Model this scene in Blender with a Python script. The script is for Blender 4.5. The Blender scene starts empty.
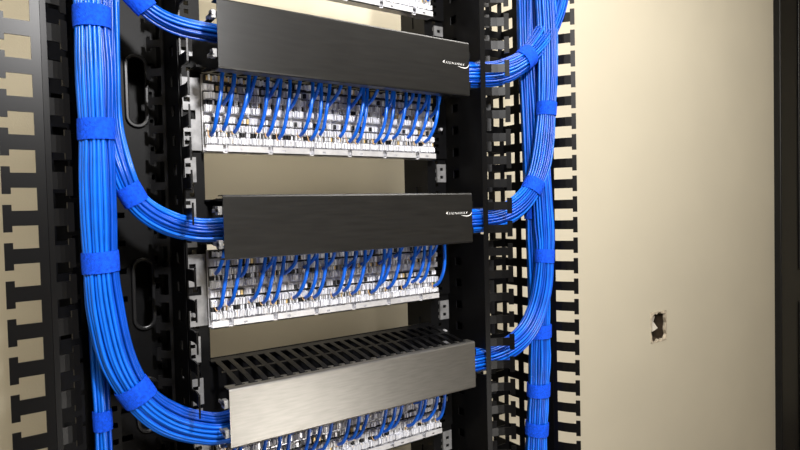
import bpy, bmesh, math, random
from mathutils import Matrix, Vector, noise
random.seed(11)
sc=bpy.context.scene
sc.view_settings.view_transform='Standard'
COL=sc.collection

# ---------------------------------------------------------------- materials
def mat(name,col,rough=.5,metal=0.,noise_amt=0.,nscale=30.,bump=0.,bscale=200.,stretch=None,spec=.5):
    m=bpy.data.materials.new(name); m.use_nodes=True
    nt=m.node_tree; b=nt.nodes['Principled BSDF']
    b.inputs['Base Color'].default_value=(*col,1); b.inputs['Roughness'].default_value=rough
    b.inputs['Metallic'].default_value=metal
    b.inputs['Specular IOR Level'].default_value=spec
    tc=nt.nodes.new('ShaderNodeTexCoord'); mp=nt.nodes.new('ShaderNodeMapping')
    nt.links.new(tc.outputs['Object'],mp.inputs['Vector'])
    if stretch: mp.inputs['Scale'].default_value=stretch
    if noise_amt>0:
        n=nt.nodes.new('ShaderNodeTexNoise'); n.inputs['Scale'].default_value=nscale; n.inputs['Detail'].default_value=5
        nt.links.new(mp.outputs[0],n.inputs['Vector'])
        r=nt.nodes.new('ShaderNodeValToRGB')
        r.color_ramp.elements[0].position=.3; r.color_ramp.elements[1].position=.7
        r.color_ramp.elements[0].color=(*[c*(1-noise_amt) for c in col],1)
        r.color_ramp.elements[1].color=(*[min(1,c*(1+noise_amt)) for c in col],1)
        nt.links.new(n.outputs['Fac'],r.inputs[0]); nt.links.new(r.outputs[0],b.inputs['Base Color'])
    if bump>0:
        n=nt.nodes.new('ShaderNodeTexNoise'); n.inputs['Scale'].default_value=bscale; n.inputs['Detail'].default_value=4
        nt.links.new(mp.outputs[0],n.inputs['Vector'])
        bp=nt.nodes.new('ShaderNodeBump'); bp.inputs['Strength'].default_value=bump; bp.inputs['Distance'].default_value=.002
        nt.links.new(n.outputs['Fac'],bp.inputs['Height']); nt.links.new(bp.outputs[0],b.inputs['Normal'])
    return m
M_wall=mat('wall_paint',(.57,.52,.41),.85,0,.03,3,.15,300)
M_ceil=mat('ceiling_paint',(.6,.58,.54),.9,0,.03,5)
M_floor=mat('floor_tile',(.16,.14,.12),.5,0,.15,8)
M_black=mat('black_powder_coat',(.0028,.0028,.0032),.45,0,.2,60,.1,900,None,.14)
M_blackp=mat('black_plastic',(.0022,.0022,.0026),.34,0,.1,40,0,200,None,.18)
M_blackr=mat('black_edge_grommet',(.010,.010,.011),.32,0,.1,40,0,200,None,.4)
M_cover=mat('black_cover_metal',(.0105,.0102,.0098),.29,.05,.25,18,.06,600,(1,1,10),.5)
M_cover_glare=mat('cover_metal_painted_glare',(.24,.233,.219),.37,.9,.10,30,.05,500,(1,1,10))  # same black cover metal, its glare put into a lighter grey base colour
M_zinc=mat('zinc_steel',(.80,.80,.83),.28,.5,.12,60)
M_zincd=mat('dull_zinc_steel',(.24,.24,.245),.42,.4,.3,60)
M_white=mat('white_plastic',(.86,.87,.92),.35,0,.05,50)
M_gold=mat('gold_contact',(.88,.64,.28),.28,.4,.1,50)
M_orange=mat('orange_wire',(.74,.46,.22),.5,0,.05,50)
M_green=mat('green_wire',(.05,.22,.08),.5,0,.05,50)
M_brown=mat('brown_wire',(.25,.12,.05),.5,0,.05,50)
M_violet=mat('bluish_violet_wire',(.16,.17,.45),.5,0,.05,50)
M_cable=mat('blue_cable_jacket',(.001,.064,.46),.30,0,.2,25,0,200,None,.45)
M_cable2=mat('blue_cable_jacket_light',(.003,.130,.70),.30,0,.2,25,0,200,None,.45)
M_lead=mat('blue_lead_jacket',(.003,.130,.74),.28,0,.12,25,0,200,None,.5)
M_strap=mat('blue_hook_and_loop',(.002,.080,.80),.85,0,.30,260,.8,1100,None,.25)
M_dark=mat('dark_door_paint',(.006,.006,.0065),.38,0,.1,20,0,200,None,.3)
M_seal=mat('grey_door_seal',(.30,.28,.25),.6,0,.1,20)
M_pcb=mat('dark_circuit_board',(.012,.012,.014),.4,0,.2,60)
M_print=mat('white_print',(.9,.9,.9),.5,0,.02,50)
M_box=mat('box_steel',(.06,.04,.025),.6,.1,.6,25)
M_drywall=mat('drywall_edge',(.50,.43,.33),.9,0,.35,60)
M_pale=mat('pale_wire_jacket',(.65,.60,.52),.6,0,.1,60)

# ---------------------------------------------------------------- helpers
def fin(bm,name,mats,parent=None,smooth=False,bev=0):
    bmesh.ops.recalc_face_normals(bm,faces=bm.faces)
    me=bpy.data.meshes.new(name); bm.to_mesh(me); bm.free()
    for m in mats: me.materials.append(m)
    if smooth:
        for p in me.polygons: p.use_smooth=True
    o=bpy.data.objects.new(name,me); COL.objects.link(o)
    if parent: o.parent=parent
    if bev:
        b=o.modifiers.new('bevel','BEVEL'); b.width=bev; b.segments=2; b.limit_method='ANGLE'
    return o
def top(o,label,cat,group=None,kind=None):
    o['label']=label; o['category']=cat
    if group: o['group']=group
    if kind: o['kind']=kind
def empty(name,label,cat,loc=(0,0,0),group=None):
    o=bpy.data.objects.new(name,None); o.empty_display_size=.05; COL.objects.link(o)
    o.location=loc; top(o,label,cat,group); return o
def keep(o,root):
    o.parent=root; o.matrix_parent_inverse=Matrix.Translation(-Vector(root.location)); return o
def box(bm,x0,x1,y0,y1,z0,z1,mi=0):
    v=[bm.verts.new((x,y,z)) for x in(x0,x1) for y in(y0,y1) for z in(z0,z1)]
    for q in((0,1,3,2),(4,6,7,5),(0,4,5,1),(2,3,7,6),(0,2,6,4),(1,5,7,3)):
        f=bm.faces.new([v[i] for i in q]); f.material_index=mi
def tube(bm,pts,r,n=8,mi=0,ref=Vector((0,1,0))):
    rings=[]
    N=len(pts)
    for i,p in enumerate(pts):
        t=(pts[min(i+1,N-1)]-pts[max(i-1,0)]).normalized()
        a=ref-t*ref.dot(t)
        if a.length<.05: a=Vector((1,0,0))-t*t.x
        a.normalize(); b=t.cross(a)
        rr=r[i] if isinstance(r,(list,tuple)) else r
        rings.append([bm.verts.new(p+a*math.cos(k*2*math.pi/n)*rr+b*math.sin(k*2*math.pi/n)*rr) for k in range(n)])
    for i in range(N-1):
        for k in range(n):
            f=bm.faces.new((rings[i][k],rings[i][(k+1)%n],rings[i+1][(k+1)%n],rings[i+1][k])); f.material_index=mi
    for rg in(rings[0],rings[-1]):
        f=bm.faces.new(rg); f.material_index=mi
def crom(P,seg=8):
    P=[Vector(p) for p in P]; Q=[2*P[0]-P[1]]+P+[2*P[-1]-P[-2]]; out=[]
    for i in range(1,len(Q)-2):
        for s in range(seg):
            t=s/seg; a,b,c,d=Q[i-1],Q[i],Q[i+1],Q[i+2]
            out.append(.5*((2*b)+(c-a)*t+(2*a-5*b+4*c-d)*t*t+(3*b-a-3*c+d)*t**3))
    out.append(P[-1]); return out
def plate(bm,us,vs,filled,w0,w1,fn,mi=0):
    us=sorted(set(round(u,5) for u in us)); vs=sorted(set(round(v,5) for v in vs))
    nu,nv=len(us)-1,len(vs)-1
    F=[[filled((us[i]+us[i+1])/2,(vs[j]+vs[j+1])/2) for j in range(nv)] for i in range(nu)]
    V={}
    def g(i,j,k):
        if (i,j,k) not in V: V[(i,j,k)]=bm.verts.new(fn(us[i],vs[j],(w0,w1)[k]))
        return V[(i,j,k)]
    def is_(i,j): return 0<=i<nu and 0<=j<nv and F[i][j]
    for i in range(nu):
        for j in range(nv):
            if not F[i][j]: continue
            fs=[(g(i,j,0),g(i+1,j,0),g(i+1,j+1,0),g(i,j+1,0)),(g(i,j,1),g(i,j+1,1),g(i+1,j+1,1),g(i+1,j,1))]
            if not is_(i-1,j): fs.append((g(i,j,0),g(i,j+1,0),g(i,j+1,1),g(i,j,1)))
            if not is_(i+1,j): fs.append((g(i+1,j,0),g(i+1,j,1),g(i+1,j+1,1),g(i+1,j+1,0)))
            if not is_(i,j-1): fs.append((g(i,j,0),g(i,j,1),g(i+1,j,1),g(i+1,j,0)))
            if not is_(i,j+1): fs.append((g(i,j+1,0),g(i+1,j+1,0),g(i+1,j+1,1),g(i,j+1,1)))
            for f in fs:
                try: bm.faces.new(f).material_index=mi
                except ValueError: pass
fXZ=lambda u,v,w:(u,w,v)
fYZ=lambda u,v,w:(w,u,v)
fXY=lambda u,v,w:(u,v,w)

# ---------------------------------------------------------------- room shell
WY=.45
HX0,HX1,HZ0,HZ1=1.727,1.830,.974,1.088
bm=bmesh.new()
plate(bm,[-1.6,HX0,HX1,2.71],[0,HZ0,HZ1,2.9],lambda u,v:not(HX0<u<HX1 and HZ0<v<HZ1),WY,WY+.10,fXZ)
box(bm,3.75,4.3,WY,WY+.10,0,2.9)
o=fin(bm,'wall_back',[M_wall]); o['kind']='structure'
def sbox(name,m,*a):
    bm=bmesh.new(); box(bm,*a); o=fin(bm,name,[m]); o['kind']='structure'; return o
sbox('wall_left',M_wall,-1.7,-1.6,-3.2,WY+.10,0,2.9)
sbox('wall_right',M_wall,4.3,4.4,-3.2,WY+.10,0,2.9)
sbox('wall_front',M_wall,-1.7,4.4,-3.3,-3.2,0,2.9)
sbox('floor',M_floor,-1.7,4.4,-3.2,WY+.10,-.1,0)
sbox('ceiling',M_ceil,-1.7,4.4,-3.2,WY+.10,2.9,3.0)
bm=bmesh.new()
box(bm,2.71,2.80,WY-.03,WY+.10,0,2.9); box(bm,3.68,3.77,WY-.03,WY+.10,0,2.9); box(bm,2.80,3.68,WY-.03,WY+.10,2.81,2.9)
o=fin(bm,'trim_1',[M_dark],bev=.004); o['kind']='structure'
bm=bmesh.new()
box(bm,2.80,2.822,WY-.012,WY+.06,0,2.81)
o=fin(bm,'trim_2',[M_seal]); o['kind']='structure'
bm=bmesh.new()
box(bm,2.822,3.68,WY-.008,WY+.04,.01,2.81); box(bm,2.94,3.56,WY-.014,WY-.008,.2,1.0); box(bm,2.94,3.56,WY-.014,WY-.008,1.15,2.6)
o=fin(bm,'door_1',[M_dark],bev=.003); o['kind']='structure'

# electrical box
r=empty('electrical_box','open square electrical box with broken drywall edge in the beige wall','electrical box',(1.78,WY+.02,1.03))
bm=bmesh.new()
x0,x1,z0,z1=HX0+.002,HX1-.002,HZ0+.002,HZ1-.002
box(bm,x0,x1,WY+.055,WY+.058,z0,z1)
box(bm,x0,x0+.002,WY+.012,WY+.058,z0,z1); box(bm,x1-.002,x1,WY+.012,WY+.058,z0,z1)
box(bm,x0,x1,WY+.012,WY+.058,z0,z0+.002); box(bm,x0,x1,WY+.012,WY+.058,z1-.002,z1)
keep(fin(bm,'box_body',[M_box]),r)
bm=bmesh.new()
N=34; inner=[];outer=[]
for k in range(N):
    a=k*2*math.pi/N; c,s=math.cos(a),math.sin(a); q=max(abs(c),abs(s))
    cx,cz=(HX0+HX1)/2,(HZ0+HZ1)/2
    ri=.80+.17*random.random(); ro=1.00+.02*random.random()
    hx,hz=(HX1-HX0)/2,(HZ1-HZ0)/2
    inner.append((cx+c/q*hx*ri,cz+s/q*hz*ri)); outer.append((cx+c/q*hx*ro,cz+s/q*hz*ro))
for k in range(N):
    j=(k+1)%N
    vs=[bm.verts.new((p[0],y,p[1])) for y in(WY-.001,WY+.010) for p in(inner[k],inner[j],outer[j],outer[k])]
    for q in((0,1,2,3),(4,5,6,7),(0,1,5,4),(2,3,7,6)): bm.faces.new([vs[i] for i in q])
keep(fin(bm,'drywall_rim',[M_drywall]),r)
bm=bmesh.new()
P_=[(1.748,1.070),(1.768,1.078),(1.790,1.066),(1.782,1.046),(1.800,1.020),(1.786,1.008),(1.770,1.010),(1.768,1.036),(1.752,1.046)]
f_=[bm.verts.new((x,WY+.020+.008*math.sin(x*300),z)) for x,z in P_]; b_=[bm.verts.new((x,WY+.030,z)) for x,z in P_]
bm.faces.new(f_); bm.faces.new(b_)
for k in range(len(P_)): bm.faces.new((f_[k],f_[(k+1)%len(P_)],b_[(k+1)%len(P_)],b_[k]))
keep(fin(bm,'torn_flap',[M_pale]),r)

# ---------------------------------------------------------------- rack
rack=empty('equipment_rack','black steel two-post rack bolted to the floor','rack',(.235,.17,0))
def post(x0,x1,name='post'):
    bm=bmesh.new()
    U=.04445; zs=[0,2.2]; hz=[]
    k=0
    while .05+k*U<2.15:
        for d in(0,.0159,.0286): hz.append(.06+k*U+d)
        k+=1
    for h in hz: zs+= [h-.0035,h+.0035]
    xc=(x0+x1)/2
    plate(bm,[x0,xc-.0035,xc+.0035,x1],zs,lambda u,v:not(abs(u-xc)<.0035 and any(abs(v-h)<.0035 for h in hz)),.120,.123,fXZ)
    for xx in (x0,x1-.003):
        hs=[.1+.0889*i for i in range(23)]
        zz=[0,2.2]
        for h in hs: zz+=[h-.018,h+.018]
        plate(bm,[.123,.14,.16,.20],zz,lambda u,v:not(.14<u<.16 and any(abs(v-h)<.018 for h in hs)),xx,xx+.003,fYZ)
    return keep(fin(bm,name,[M_black]),rack)
post(-.026,.014); post(.456,.502)
bm=bmesh.new(); box(bm,-.026,.502,.10,.125,0,.06); box(bm,-.026,.502,.20,.225,0,.06); box(bm,-.06,.54,-.15,.40,0,.012)
keep(fin(bm,'base',[M_black],bev=.002),rack)
bm=bmesh.new(); box(bm,-.026,.502,.123,.20,2.2,2.204); box(bm,-.026,.502,.12,.123,2.13,2.204)
keep(fin(bm,'top_bar',[M_black]),rack)
def bracket(xa,xb,za,zb_,step):
    bm=bmesh.new()
    hs=[]; h=za+.010
    while h<zb_-.006: hs.append(h); h+=.0159
    zz=[za,zb_]
    for h in hs: zz+=[h-.003,h+.003]
    xc=(xa+xb)/2
    plate(bm,[xa,xc-.004,xc+.004,xb],zz,lambda u,v:not(abs(u-xc)<.004 and any(abs(v-h)<.003 for h in hs)),.1165-step,.1185-step,fXZ)
    box(bm,xa,xa+.002,.1185-step,.150,za,zb_)
    e=keep(fin(bm,'perforated_bracket',[M_zincd]),rack); e['label']='small grey perforated steel bracket'
for (za,zb_) in ((1.925,1.985),(1.870,1.905),(1.735,1.790),(1.545,1.583),(1.488,1.520),(1.446,1.476),(1.268,1.308),(1.205,1.245),(1.172,1.196),(1.000,1.040)):
    bracket(-.030,-.006,za,zb_,.022 if int(za*1000)%2 else .014)
for (za,zb_) in ((1.548,1.584),(1.27,1.308),(1.20,1.225),(1.128,1.150),(1.085,1.11),(1.0,1.04),(1.84,1.86)):
    bracket(.478,.500,za,zb_,0)
for zz in (1.655,1.62,1.40,1.36,1.245,1.175,1.065,.975):
    bm=bmesh.new(); tube(bm,[Vector((.489,.114,zz)),Vector((.489,.120,zz))],.0042,6,0,Vector((0,0,1)))
    e=keep(fin(bm,'bolt',[M_zinc]),rack); e['label']='small silver bolt'

# ---------------------------------------------------------------- vertical cable managers
U=.04445
ZT=[.075+U*i for i in range(46)]
def comb(xr,yr,xt,yt,skip,th=.0085,tip=.0155,z0=.05,z1=2.12,root=.010,bend=0.,tipw=.009):
    bm=bmesh.new()
    T=[z for z in ZT if not any(abs(z-s)<.023 for s in skip)]
    zs=[z0,z1]
    for z in T: zs+=[z-th,z+th,z-tip,z+tip]
    d=Vector((xt-xr,yt-yr,0)); L=d.length; d/=L; n=Vector((-d.y,d.x,0))
    def fl(u,v):
        if u<root: return True
        if u>L-tipw: return any(abs(v-z)<tip for z in T)
        return any(abs(v-z)<th for z in T)
    def fn(u,v,w):
        p=Vector((xr,yr,0))+d*u+n*(w+bend*math.sin(math.pi*min(u/L,1))); return (p.x,p.y,v)
    us=[0,root,root+(L-tipw-root)*.33,root+(L-tipw-root)*.66,L-tipw,L]
    plate(bm,us,zs,fl,-.0012,.0012,fn)
    return bm
def side_panel(x,y0=.075,z0=.05,z1=2.12,skip=(),opened=False):
    bm=bmesh.new(); zs=[z0,z1]
    H=[z+U/2 for z in ZT]
    hh=.0125 if opened else .008
    for h in H: zs+=[h-hh,h+hh,h-.008,h+.008]
    for s in skip: zs+=[s-.026,s+.026]
    ys=sorted(set([y0,.085,.100,.118,.150,.165,.180,.205,.225,.235,.25]))
    def fl(u,v):
        if u<.085 and any(abs(v-s)<.026 for s in skip): return False
        if opened:
            if any(abs(v-h)<hh for h in H):
                if .100<u<.150 or .165<u<.235: return False
            return True
        if any(abs(v-h)<.008 for h in H):
            i=min(range(len(H)),key=lambda k:abs(v-H[k]))
            if .100<u<.118: return False
            if .150<u<.180 and i%2==0: return False
            if .205<u<.225 and i%2==1: return False
        return True
    plate(bm,ys,zs,fl,x-.00125,x+.00125,fYZ)
    return bm
def stad(cx,cz,w,h,n=10):
    P=[];r_=w/2
    for k in range(n+1):
        a=math.pi*k/n; P.append((cx+r_*math.cos(a),cz+h/2-r_+r_*math.sin(a)))
    for k in range(n+1):
        a=math.pi+math.pi*k/n; P.append((cx+r_*math.cos(a),cz-h/2+r_+r_*math.sin(a)))
    return P
OW=.024
def rim(bm,cx,cz,w,h,y0,y1):
    i_=stad(cx,cz,w,h); o_=stad(cx,cz,w+.012,h+.012); n=len(i_)
    A=[[bm.verts.new((p[0],y,p[1])) for p in L] for y in(y0,y1) for L in(i_,o_)]
    for k in range(n):
        j=(k+1)%n
        bm.faces.new((A[0][k],A[0][j],A[1][j],A[1][k])); bm.faces.new((A[2][k],A[2][j],A[3][j],A[3][k]))
        bm.faces.new((A[0][k],A[0][j],A[2][j],A[2][k])); bm.faces.new((A[1][k],A[1][j],A[3][j],A[3][k]))
def vmanager(x0,x1,label,holes,hx,open_back=False):
    r=empty('vertical_cable_manager',label,'cable manager',((x0+x1)/2,.15,0))
    bm=bmesh.new()
    zs=[.05,2.12]; hw=OW/2+.001
    for c,h in holes: zs+=[c-h/2,c+h/2]
    sx=hx-.036; sx2=hx+.0215
    for z in ZT: zs+=[z-.0045,z+.0045,z+.008,z+.012,z+.021,z+.036]
    us=[x0,sx-.012,sx+.012,hx-hw,hx+hw,sx2-.0025,sx2+.0025,x1]
    if open_back: us+=[.668,.698,.708,.736]
    def fl(u,v):
        if abs(u-hx)<hw and any(abs(v-c)<h/2 for c,h in holes): return False
        if abs(u-sx)<.012 and any(abs(v-z)<.0045 for z in ZT): return False
        if not open_back and abs(u-sx2)<.0025 and any(z+.012<v<z+.021 for z in ZT): return False
        if open_back and (.668<u<.698 or .708<u<.736) and any(z+.008<v<z+.036 for z in ZT): return False
        return True
    plate(bm,us,zs,fl,.20,.2025,fXZ)
    if not open_back: box(bm,x0,x1,.247,.25,.05,2.12)
    keep(fin(bm,'back_panel',[M_black]),r)
    bm=bmesh.new()
    c0=sx-.030; c1=sx-.012
    zz=[.05,2.12]
    H=[.09+.0254*i for i in range(79)]
    for h in H: zz+=[h-.004,h+.004]
    xm=(c0+c1)/2
    plate(bm,[c0,xm-.004,xm+.004,c1],zz,lambda u,v:not(abs(u-xm)<.004 and any(abs(v-h)<.004 for h in H)),.150,.1525,fXZ)
    box(bm,c0,c0+.002,.1525,.20,.05,2.12); box(bm,c1-.002,c1,.1525,.20,.05,2.12)
    keep(fin(bm,'punched_channel',[M_blackp]),r)
    for c,h in holes:
        bm=bmesh.new(); rim(bm,hx,c,OW,h,.194,.2)
        keep(fin(bm,'pass_through_rim',[M_blackr],bev=.0015),r)
    return r
LZ=[1.178,1.472,1.765]; RZ=[1.192,1.469,1.753]
r=vmanager(-.20,-.032,'tall black metal vertical cable manager with slotted fingers and oval openings',
         [(2.0,.10),(1.695,.105),(1.37,.105),(1.19,.08),(.85,.1),(.5,.1)],-.066)
keep(fin(side_panel(-.20,.095),'side_panel',[M_black]),r)
keep(fin(side_panel(-.032),'side_panel',[M_black]),r)
keep(fin(comb(-.211,0,-.256,-.002,[],th=.0088,tip=.0160,root=.010),'finger_comb',[M_blackp]),r)
keep(fin(comb(-.211,.0,-.182,.012,[],th=.0105,tip=.0180,root=.006,bend=-.003),'finger_comb',[M_blackp]),r)
keep(fin(comb(-.204,.090,-.168,.105,[],th=.012,tip=.019,root=.010),'finger_comb',[M_blackp]),r)
keep(fin(comb(-.034,.150,-.054,.172,[],th=.0060,tip=.0105,root=.005,tipw=.006),'rung_comb',[M_blackr]),r)
for q,zz in enumerate((.15,.55,.95,1.35-.02,1.75,2.05)):
    bm=bmesh.new(); box(bm,-.2085,-.2055,.0,.097,zz,zz+.012); keep(fin(bm,'comb_support',[M_black]),r)
keep(fin(comb(-.032,.080,-.040,.0,LZ,bend=.006),'finger_comb',[M_blackp]),r)
r=vmanager(.522,.748,'tall black metal vertical cable manager with T-tipped fingers beside beige wall',
         [(1.9,.10),(1.60,.105),(1.32,.105),(1.05,.08),(.7,.1)],.635,True)
keep(fin(side_panel(.522,.032,skip=RZ),'side_panel',[M_black]),r)
keep(fin(side_panel(.748,.06,opened=True),'side_panel',[M_black]),r)
keep(fin(comb(.522,.032,.572,.004,[],th=.0080,tip=.0155,bend=.005),'finger_comb',[M_blackp]),r)
keep(fin(comb(.600,.150,.640,.130,[],th=.0070,tip=.0140,bend=.004),'finger_comb',[M_blackr]),r)
keep(fin(comb(.748,.062,.777,.012,[],th=.0098,tip=.0168,bend=-.004),'finger_comb',[M_blackp]),r)

# ---------------------------------------------------------------- horizontal managers
def cover_mesh(zb,zt,m,x0=.002,x1=.465):
    bm=bmesh.new(); t=.0016
    out=[(.022,zb),(.003,zb),(.0009,zb+.0009),(0,zb+.003),(0,zt-.003),(.0009,zt-.0009),(.003,zt),(.022,zt)]
    inn=[(.022,zt-t),(.004,zt-t),(t,zt-.004),(t,zb+.004),(.004,zb+t),(.022,zb+t)]
    pr=out+inn; n=len(pr)
    A=[bm.verts.new((x0,p[0],p[1])) for p in pr]; B=[bm.verts.new((x1,p[0],p[1])) for p in pr]
    for k in range(n): bm.faces.new((A[k],A[(k+1)%n],B[(k+1)%n],B[k]))
    bm.faces.new(A); bm.faces.new(B)
    return bm
def rail(z_front,z_back,x0=.012,x1=.456,n=22):
    bm=bmesh.new(); p=(x1-x0)/n
    us=[x0,x1]; T=[x0+p*(i+.5) for i in range(n)]
    for c in T: us+=[c-.0042,c+.0042,c-.0072,c+.0072]
    def fl(u,v):
        if v>.110 or .060<v<.066: return True
        if v<.014: return any(abs(u-c)<.0072 for c in T)
        return any(abs(u-c)<.0042 for c in T)
    us=[min(max(u,x0),x1) for u in us]
    def fn(u,v,w):
        s=(v-.006)/(.125-.006)
        return (u,v,z_front+(z_back-z_front)*(s**.7)+w)
    plate(bm,us,[.006,.014,.03,.045,.060,.066,.08,.095,.110,.125],fl,-.001,.001,fn)
    return bm
def swoosh(bm,pts,hmax):
    path=crom(pts,6); n=len(path); prev=None
    for i,p in enumerate(path):
        t=(path[min(i+1,n-1)]-path[max(i-1,0)]).normalized(); nrm=Vector((-t.z,0,t.x))
        h=hmax*math.sin(math.pi*min(.97,(i+.6)/n))+.0001
        cur=(bm.verts.new(p+nrm*h),bm.verts.new(p-nrm*h))
        if prev: bm.faces.new((prev[0],prev[1],cur[1],cur[0]))
        prev=cur
def logo(parent,z):
    cu=bpy.data.curves.new('logo','FONT'); cu.body='SIGNAMAX'; cu.size=.0095; cu.shear=.5; cu.extrude=.0001; cu.offset=-.00018; cu.space_character=1.3
    t=bpy.data.objects.new('tmp',cu); COL.objects.link(t)
    bpy.context.view_layer.update()
    me=bpy.data.meshes.new_from_object(t.evaluated_get(bpy.context.evaluated_depsgraph_get()))
    bpy.data.objects.remove(t)
    w=max(v.co.x for v in me.vertices); s=.046/w
    bm=bmesh.new(); bm.from_mesh(me)
    for v in bm.verts:
        v.co=Vector((.4080+v.co.x*s,-.0004-v.co.z,z+v.co.y*.62))
    vs=[bm.verts.new(p) for p in ((.4025,-.0004,z+.0024),(.4078,-.0004,z+.0056),(.4056,-.0004,z+.0024),(.4072,-.0004,z-.0002))]
    bm.faces.new(vs)
    swoosh(bm,[(.438,-.0004,z-.0020),(.448,-.0004,z-.0036),(.4570,-.0004,z-.0032),(.4625,-.0004,z+.0004),(.4630,-.0004,z+.0034)],.0005)
    me2=bpy.data.meshes.new('logo'); bm.to_mesh(me2); bm.free(); me2.materials.append(M_print)
    o=bpy.data.objects.new('logo',me2); COL.objects.link(o); o.parent=parent
MG=[(1.699,1.797),(1.431,1.523),(1.1615,1.2480)]
for i,(zb,zt) in enumerate(MG):
    lab=['matte black horizontal cable manager cover with white printed logo','black satin horizontal cable manager with white printed logo','horizontal cable manager with black cover coloured grey for its glare and black fingers'][i]
    r=empty('horizontal_cable_manager',lab,'cable manager',(.234,.12,zb))
    c=fin(cover_mesh(zb,zt,None),'cover',[M_cover if i<2 else M_cover_glare]); keep(c,r)
    if i==2: c['label']='black metal cover with glare painted in as grey'
    if i<2: logo(c,(1.753,1.4845)[i])
    up=(-.004,-.006,.016)[i]
    bm=bmesh.new()
    box(bm,-.004,.47,.1255,.128,zb+.018,zt+up+.002)
    box(bm,-.004,.012,.085,.1255,zb+.019,zb+.022); box(bm,.456,.47,.085,.1255,zb+.019,zb+.022)
    keep(fin(bm,'back_plate',[M_black]),r)
    keep(fin(rail(zt-.003,zt+up),'finger_rail',[M_blackp]),r)
    keep(fin(rail(zb+.003,zb+.020),'finger_rail',[M_blackp]),r)
    for zz in(zb+.022,zt-.022):
        bm=bmesh.new(); box(bm,-.0045,.002,.004,.016,zz-.006,zz+.006); box(bm,-.0045,-.002,.002,.03,zz-.0025,zz+.0025)
        keep(fin(bm,'hinge_clip',[M_zincd],bev=.0006),r)
        bm=bmesh.new(); box(bm,.465,.4715,.004,.016,zz-.006,zz+.006)
        keep(fin(bm,'hinge_clip',[M_black],bev=.0006),r)

# ---------------------------------------------------------------- patch panels (punch-down side)
BMATS=(M_white,M_gold,M_pcb,M_orange,M_green,M_brown,M_cable,M_zinc,M_violet)
def block_mesh(var):
    bm=bmesh.new()
    # 0 white 1 gold 2 pcb 3 orange 4 green 5 brown 6 blue 7 zinc 8 violet
    box(bm,-.0083,.0083,-.006,0,.002,.0335,2); box(bm,-.0083,.0083,-.006,0,.0335,.0445,(7,2,7,7)[var%4])
    rnd=random.Random(var*7+1)
    box(bm,-.0080,-.0004,-.011,-.006,.000,.0115,0); box(bm,.0004,.0080,-.011,-.006,.000,.0115,0)
    box(bm,-.0080,-.0004,-.011,-.006,.0195,.0305,0); box(bm,.0004,.0080 if var%4 else .0045,-.011,-.006,.0195,.0305,0)
    for row,z0 in((0,.0005),(1,.0200)):
        for k in range(6):
            x=-.0068+k*.0027
            box(bm,x-.0008,x+.0008,-.0145-.003*rnd.random(),-.011,z0+.001*rnd.random(),z0+.008+.003*rnd.random(),rnd.choice((0,0,0,0,7)))
        for k in range(5):
            x=-.00545+k*.0027; c=rnd.choice((2,0,8,0,2,1,7)); box(bm,x-.0005,x+.0005,-.0125,-.011,z0+.0010,z0+.0090,c)
    for k in range(4):
        x=-.0057+k*.0038; box(bm,x-.0012,x+.0012,-.010-.004*rnd.random(),-.006,.0125,.0185,rnd.choice((1,7,0,7,0,2)))
    for k in range(3):
        x=-.0052+k*.0052; box(bm,x-.0018,x+.0018,-.0085-.003*rnd.random(),-.006,.0345,.0420,rnd.choice((0,0,2,7,1,0)))
    bmesh.ops.recalc_face_normals(bm,faces=bm.faces)
    me=bpy.data.meshes.new('terminal_block'); bm.to_mesh(me); bm.free()
    for m in BMATS: me.materials.append(m)
    return me
BMS=[block_mesh(v) for v in range(8)]
PX0,PX1=.010,.457
PZ=[1.866,1.591,1.318,1.049]
BX=[]
for k in range(24): BX.append(PX0+.0100+k*(PX1-PX0-.020)/23+(k//6-1.5)*.0005)
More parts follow.
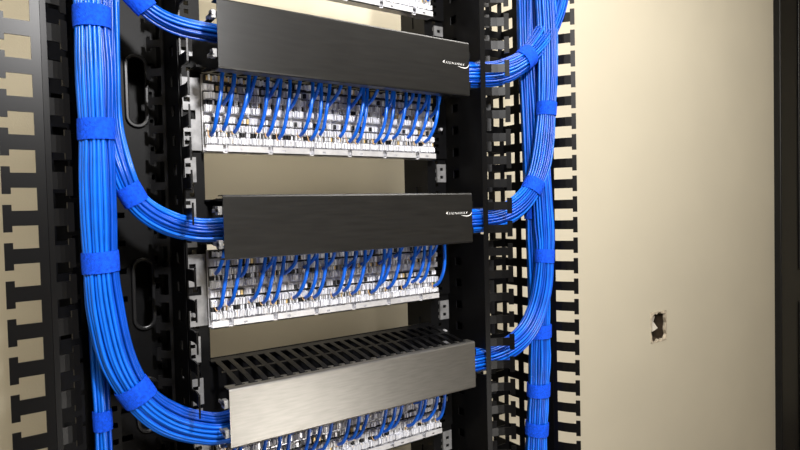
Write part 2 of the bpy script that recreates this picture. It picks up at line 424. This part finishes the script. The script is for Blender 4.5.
for i,z0 in enumerate(PZ):
    r=empty('patch_panel','silver punch-down patch panel with two rows of terminal blocks','patch panel',(.236,.12,z0),'patch panels in the rack')
    bm=bmesh.new()
    plate(bm,[PX0,PX1],[z0,z0+.122],lambda u,v:True,.110,.113,fXZ)
    us=[PX0,PX1]; N_=[PX0+.03+k*.0745 for k in range(6)]
    for c in N_: us+=[c-.004,c+.004]
    plate(bm,us,[.093,.098,.110],lambda u,v:not(v<.098 and any(abs(u-c)<.004 for c in N_)),z0,z0+.002,fXY)
    us2=[PX0,PX1]; 
    for c in N_: us2+=[c-.004,c+.004,c+.020,c+.026]
    plate(bm,us2,[z0,z0+.004,z0+.007,z0+.0115],lambda u,v:not(any(abs(u-c)<.004 for c in N_) or (z0+.004<v<z0+.007 and any(c+.020<u<c+.026 for c in N_))),.093,.0945,fXZ)
    keep(fin(bm,'panel_frame',[M_zinc]),r)
    for s,(xa,xb) in enumerate(((-.026,PX0-.001),(PX1+.001,.500))):
        bm=bmesh.new()
        hs=[z0+.016,z0+.029,z0+.042,z0+.082,z0+.098]; zs=[z0+.004,z0+.052,z0+.066,z0+.116]
        for h in hs: zs+=[h-.0035,h+.0035]
        xc=(xa+xb)/2-.003
        plate(bm,[xa,xc-.005,xc+.005,xb-.008,xb],zs,lambda u,v:(not(abs(u-xc)<.005 and any(abs(v-h)<.0035 for h in hs))) and not(z0+.052<v<z0+.066 and u<xb-.008),.113,.116,fXZ)
        for h in (z0+.0225,z0+.090):
            tube(bm,[Vector((xc,.1105,h)),Vector((xc,.1135,h))],.0036,10,0,Vector((0,0,1)))
        e=keep(fin(bm,'mounting_ear',[M_zincd if s==0 else M_black]),r); e['label']='dull grey steel ear with screw holes' if s==0 else 'black steel ear'
    for row in(0,1):
        for k in range(24):
            b=bpy.data.objects.new('terminal_block',BMS[random.randrange(8)]); COL.objects.link(b)
            b.location=(BX[k],.110,z0+.0135+row*.0490)
            b.parent=r; b.matrix_parent_inverse=Matrix.Translation(-Vector(r.location))
    for k in range(6):
        bm=bmesh.new(); xa=PX0+.003+k*.0745
        box(bm,xa,xa+.0690,.102,.110,z0+.1085,z0+.1215,2)
        for q in range(22):
            xx=xa+.002+q*.0031
            box(bm,xx,xx+.0021,.099-.003*random.random(),.102,z0+.110+.002*random.random(),z0+.1165+.004*random.random(),random.choice((0,7,1,0,0,7)))
        keep(fin(bm,'contact_strip',list(BMATS)),r)

# ---------------------------------------------------------------- individual network cables on panels
ALL=list(range(24))
SEL={1:([k for k in ALL if k%4 in(0,1,2)],[k for k in ALL if k%4 in(1,3)]),
     2:([k for k in ALL if k%4 in(0,1,3)],[k for k in ALL if k%4 in(0,2)]),
     3:([k for k in ALL if k%4!=2],[k for k in ALL if k%4!=3]),
     0:([13,15,16,18,20,21,23],[])}
CB={0:1.967,1:1.699,2:1.431,3:1.1615}
for p,(lo,hi) in SEL.items():
    z0=PZ[p]; cb=CB[p]
    for row,lst in((0,lo),(1,hi)):
        for k in lst:
            bx=BX[k]; zb=z0+.0135+row*.0490+.018
            tx=bx+random.uniform(.010,.017)*(1 if row==0 else .7)
            tx=min(tx,.4515)
            yb=.094; dy=random.uniform(-.014,.000); bow=random.uniform(-.002,.002)
            e=Vector((min(bx+random.uniform(-.002,.002),.445),yb,zb+random.uniform(-.006,.010)))
            dx=tx-e.x
            if row==0:
                pts=[e,e+Vector((.001-bow*.3,-.012+dy*.5,.010)),e+Vector((dx*.28-bow,-.021+dy,.034)),e+Vector((dx*.68-bow*.6,-.022+dy,.064)),Vector((tx,.072+dy*.5,cb+.020)),Vector((tx+.003,.070,cb+.040))]
            else:
                pts=[e,e+Vector((.001-bow*.3,-.012+dy*.5,.008)),e+Vector((dx*.45-bow,-.021+dy,.024)),Vector((tx,.072+dy*.5,cb+.020)),Vector((tx+.003,.070,cb+.040))]
            pts=crom(pts,6)
            r=empty('network_cable','thin bright blue network cable punched down on the patch panel','network cable',tuple(e),'blue cables on patch panel')
            bm=bmesh.new(); tube(bm,pts,.0031,8)
            keep(fin(bm,'cable_jacket',[M_lead],smooth=True),r)
            bm=bmesh.new()
            for q,(ox,mi) in enumerate(((-.0054,0),(-.0018,3),(.0018,1),(.0054,3))):
                tube(bm,crom([e+Vector((0,0,.001)),Vector((e.x+(ox)*.6,.094,e.z-.003)),Vector((bx+ox,.0965,zb-.008 if q%2 else zb+.006))],3),.0008,5,mi)
            keep(fin(bm,'wire_pair',[M_orange,M_green,M_brown,M_white],smooth=True),r)

# ---------------------------------------------------------------- cable bundles
def bundle(label,path,R_,straps,cr=.0024,pitch=.0056,seg=6,flat=.8,spread=.11,am0=.0024):
    C_=crom(path,seg); N=len(C_)
    r=empty('cable_bundle',label,'cable bundle',tuple(C_[0]),'blue cable bundles')
    offs=[]
    m=int(R_/pitch)+2
    for a in range(-m,m+1):
        for b in range(-m,m+1):
            u=(a+.5*(b%2))*pitch; v=b*pitch*.866
            q=u*u+v*v
            if q<=(R_-cr)**2*1.02: offs.append((u,v))
    L=[0]
    for i in range(1,N): L.append(L[-1]+(C_[i]-C_[i-1]).length)
    fr=[]
    for i in range(N):
        t=(C_[min(i+1,N-1)]-C_[max(i-1,0)]).normalized()
        n2=t.cross(Vector((0,1,0))).normalized(); n1=n2.cross(t).normalized()
        fr.append((t,n1,n2))
    SL=[]
    for s in straps:
        s=Vector(s); i=min(range(N),key=lambda k:(C_[k]-s).length); SL.append(i)
    def loosen(i):
        if not SL: return 1.05
        d=min(abs(L[i]-L[j]) for j in SL)
        return .95+spread*min(1,max(0,d-.008)/.05)
    for ci,(u,v) in enumerate(offs):
        seed=random.uniform(0,100); pts=[]
        for i in range(N):
            k=loosen(i); am=am0*min(1,max(0,(k-.97))*8+.1)
            nu=noise.noise(Vector((seed,L[i]*6,0)))*am; nv=noise.noise(Vector((seed+50,L[i]*6,0)))*am*1.3
            pts.append(C_[i]+fr[i][1]*(v*flat*k+nv)+fr[i][2]*(u*k+nu))
        bm=bmesh.new(); tube(bm,pts,cr,7)
        keep(fin(bm,'cable',[M_cable if random.random()<.5 else M_cable2],smooth=True),r)
    for i in SL:
        t,n1,n2=fr[i]; c=C_[i]; hw=.0140; bm=bmesh.new(); n=32
        prof=[(-hw,-.001),(-hw,.0002),(-hw*.5,.0005),(hw*.5,.0005),(hw,.0002),(hw,-.001)]
        tilt=random.uniform(-.08,.08); m_=len(prof)
        rings=[]
        for k in range(n):
            a=2*math.pi*k/n; rings.append([])
            for (l,th_) in prof:
                lump=.0006*noise.noise(Vector((k*.9,i*3.1,0)))
                ru=(R_*.955+.0004+th_+lump); rv=(R_*flat+.0008+th_+lump)
                pos=c+t*(l*(1+.06*noise.noise(Vector((k*.7,i,5))))+tilt*math.cos(a)*R_)+n2*math.cos(a)*ru+n1*math.sin(a)*rv
                rings[-1].append(bm.verts.new(pos))
        for k in range(n):
            A=rings[k]; B=rings[(k+1)%n]
            for q in range(m_): bm.faces.new((A[q],A[(q+1)%m_],B[(q+1)%m_],B[q]))
        keep(fin(bm,'cable_strap',[M_strap],smooth=False),r)
    return r
def pl(s,Y):
    out=[]
    for w in s.split():
        a,b=w.split(','); out.append((int(a)/1000,Y,int(b)/1000))
    return out
A=[(-.145,.06,2.10),(-.145,.06,1.95)]+pl('-145,1837 -146,1785 -146,1705 -146,1613 -147,1519 -147,1436 -143,1370 -130,1300 -104,1244 -68,1206 -23,1182',.06)+[(.018,.056,1.176),(.10,.052,1.192),(.2,.055,1.198)]
bundle('thick blue cable bundle hanging vertically then curving into the lowest manager',A,.0236,[(-.146,.06,1.762),(-.146,.06,1.613),(-.147,.06,1.44),(-.108,.06,1.25)],spread=.09)
B=[(-.121,.085,2.10),(-.122,.085,1.9),(-.125,.083,1.78)]+[(-.126,.085,1.70),(-.125,.085,1.62)]+pl('-115,1558 -95,1514 -60,1487 -18,1474',.07)+[(.022,.060,1.473),(.10,.055,1.475),(.2,.055,1.475)]
bundle('blue cable bundle branching off into the middle cable manager',B,.0175,[(-.102,.07,1.526)])
Cc=[(-.135,.095,2.10),(-.134,.09,1.93),(-.120,.08,1.845),(-.097,.07,1.811),(-.068,.07,1.784),(-.029,.065,1.768),(.032,.058,1.762),(.10,.055,1.757),(.2,.055,1.755)]
bundle('blue cable bundle curving into the upper cable manager',Cc,.0165,[(-.085,.07,1.799)])
D=[(-.150,.105,1.60),(-.150,.105,1.45),(-.149,.10,1.338),(-.147,.10,1.238),(-.146,.10,1.138),(-.146,.10,.9),(-.146,.10,.5),(-.146,.10,.1)]
bundle('thin blue cable bundle running down toward the floor',D,.0125,[(-.147,.10,1.21),(-.146,.10,1.1)])
Fp=[(.30,.060,1.748),(.40,.060,1.748),(.460,.058,1.749)]+[(.511,.056,1.753),(.585,.053,1.764),(.652,.046,1.795),(.706,.040,1.848),(.742,.036,1.91),(.764,.034,1.99),(.770,.034,2.1)]
bundle('blue cable bundle sweeping up out of the upper cable manager',Fp,.0240,[(.664,.046,1.805)],spread=.17)
G=[(.30,.060,1.468),(.40,.060,1.468)]+[(.503,.058,1.469),(.575,.055,1.473),(.632,.049,1.495),(.674,.043,1.537),(.700,.040,1.60),(.714,.038,1.70),(.718,.036,1.807),(.714,.036,1.92),(.70,.04,2.1)]
bundle('blue cable bundle rising out of the middle cable manager',G,.0235,[(.674,.043,1.537),(.716,.038,1.70)])
H=[(.30,.060,1.195),(.40,.060,1.193)]+[(.509,.058,1.193),(.570,.055,1.196),(.625,.049,1.215),(.664,.043,1.252),(.692,.040,1.316),(.704,.040,1.401),(.708,.045,1.455),(.710,.055,1.58)]
bundle('blue cable bundle rising out of the lowest cable manager',H,.0225,[(.702,.040,1.385)])
I=[(.708,.080,2.1),(.708,.080,1.981),(.708,.080,1.830),(.714,.080,1.704),(.716,.076,1.508),(.715,.070,1.372),(.712,.066,1.223),(.704,.066,1.071),(.697,.07,.918),(.69,.07,.5),(.69,.07,.1)]
bundle('thick vertical blue cable bundle strapped inside the vertical manager',I,.0280,[(.716,.073,1.495),(.712,.066,1.222),(.706,.066,1.108),(.70,.067,1.00)],cr=.0026,pitch=.0060)

# ---------------------------------------------------------------- lights
def area(name,loc,size,power,target,col=(1,.95,.88),sy=None):
    l=bpy.data.lights.new(name,'AREA'); l.energy=power; l.size=size; l.color=col
    if sy: l.shape='RECTANGLE'; l.size_y=sy
    o=bpy.data.objects.new(name,l); COL.objects.link(o); o.location=loc
    o.rotation_euler=(Vector(target)-Vector(loc)).to_track_quat('-Z','Y').to_euler(); return o
area('ceiling_light',(1.25,-.75,2.80),.9,36,(1.35,.15,.9),(1,.965,.90),sy=.5)
area('ceiling_light',(-.5,-1.3,2.82),.7,22,(-.2,-.3,.8),(1,.93,.80),sy=.4)
area('wall_gap_fill',(.2,.34,2.5),1.2,14,(.2,.40,1.0),(1,.94,.82),sy=.06)  # added fill lamp, brightens the wall seen through the rack gaps
area('front_fill',(.0,-1.15,2.12),.10,26,(.25,0,1.4),(1,.98,.97))  # added fill lamp in front, brightens the panels and white parts
area('cover_glare_fill',(.55,-1.20,.72),.34,6,(.18,0,1.2),(1,.95,.88))  # added unseen lamp, placed to reflect in the lowest cover
w=bpy.data.worlds.new('World'); sc.world=w; w.use_nodes=True
w.node_tree.nodes['Background'].inputs[0].default_value=(.85,.9,1,1); w.node_tree.nodes['Background'].inputs[1].default_value=.10

# ---------------------------------------------------------------- camera
th=math.radians(34.8); pitch=.030; roll=.024
f=Vector((math.sin(th),math.cos(th),0))
F=(f*math.cos(pitch)+Vector((0,0,-math.sin(pitch)))).normalized()
rt=F.cross(Vector((0,0,1))).normalized(); up=rt.cross(F)
R=rt*math.cos(roll)-up*math.sin(roll); Uu=up*math.cos(roll)+rt*math.sin(roll)
cam=bpy.data.objects.new('camera',bpy.data.cameras.new('camera')); COL.objects.link(cam)
cam.data.lens=27; cam.data.sensor_width=36; cam.data.clip_start=.02
mw=Matrix((R,Uu,-F)).transposed().to_4x4(); mw.translation=Vector((-.275,-.831,1.5)); cam.matrix_world=mw
sc.camera=cam
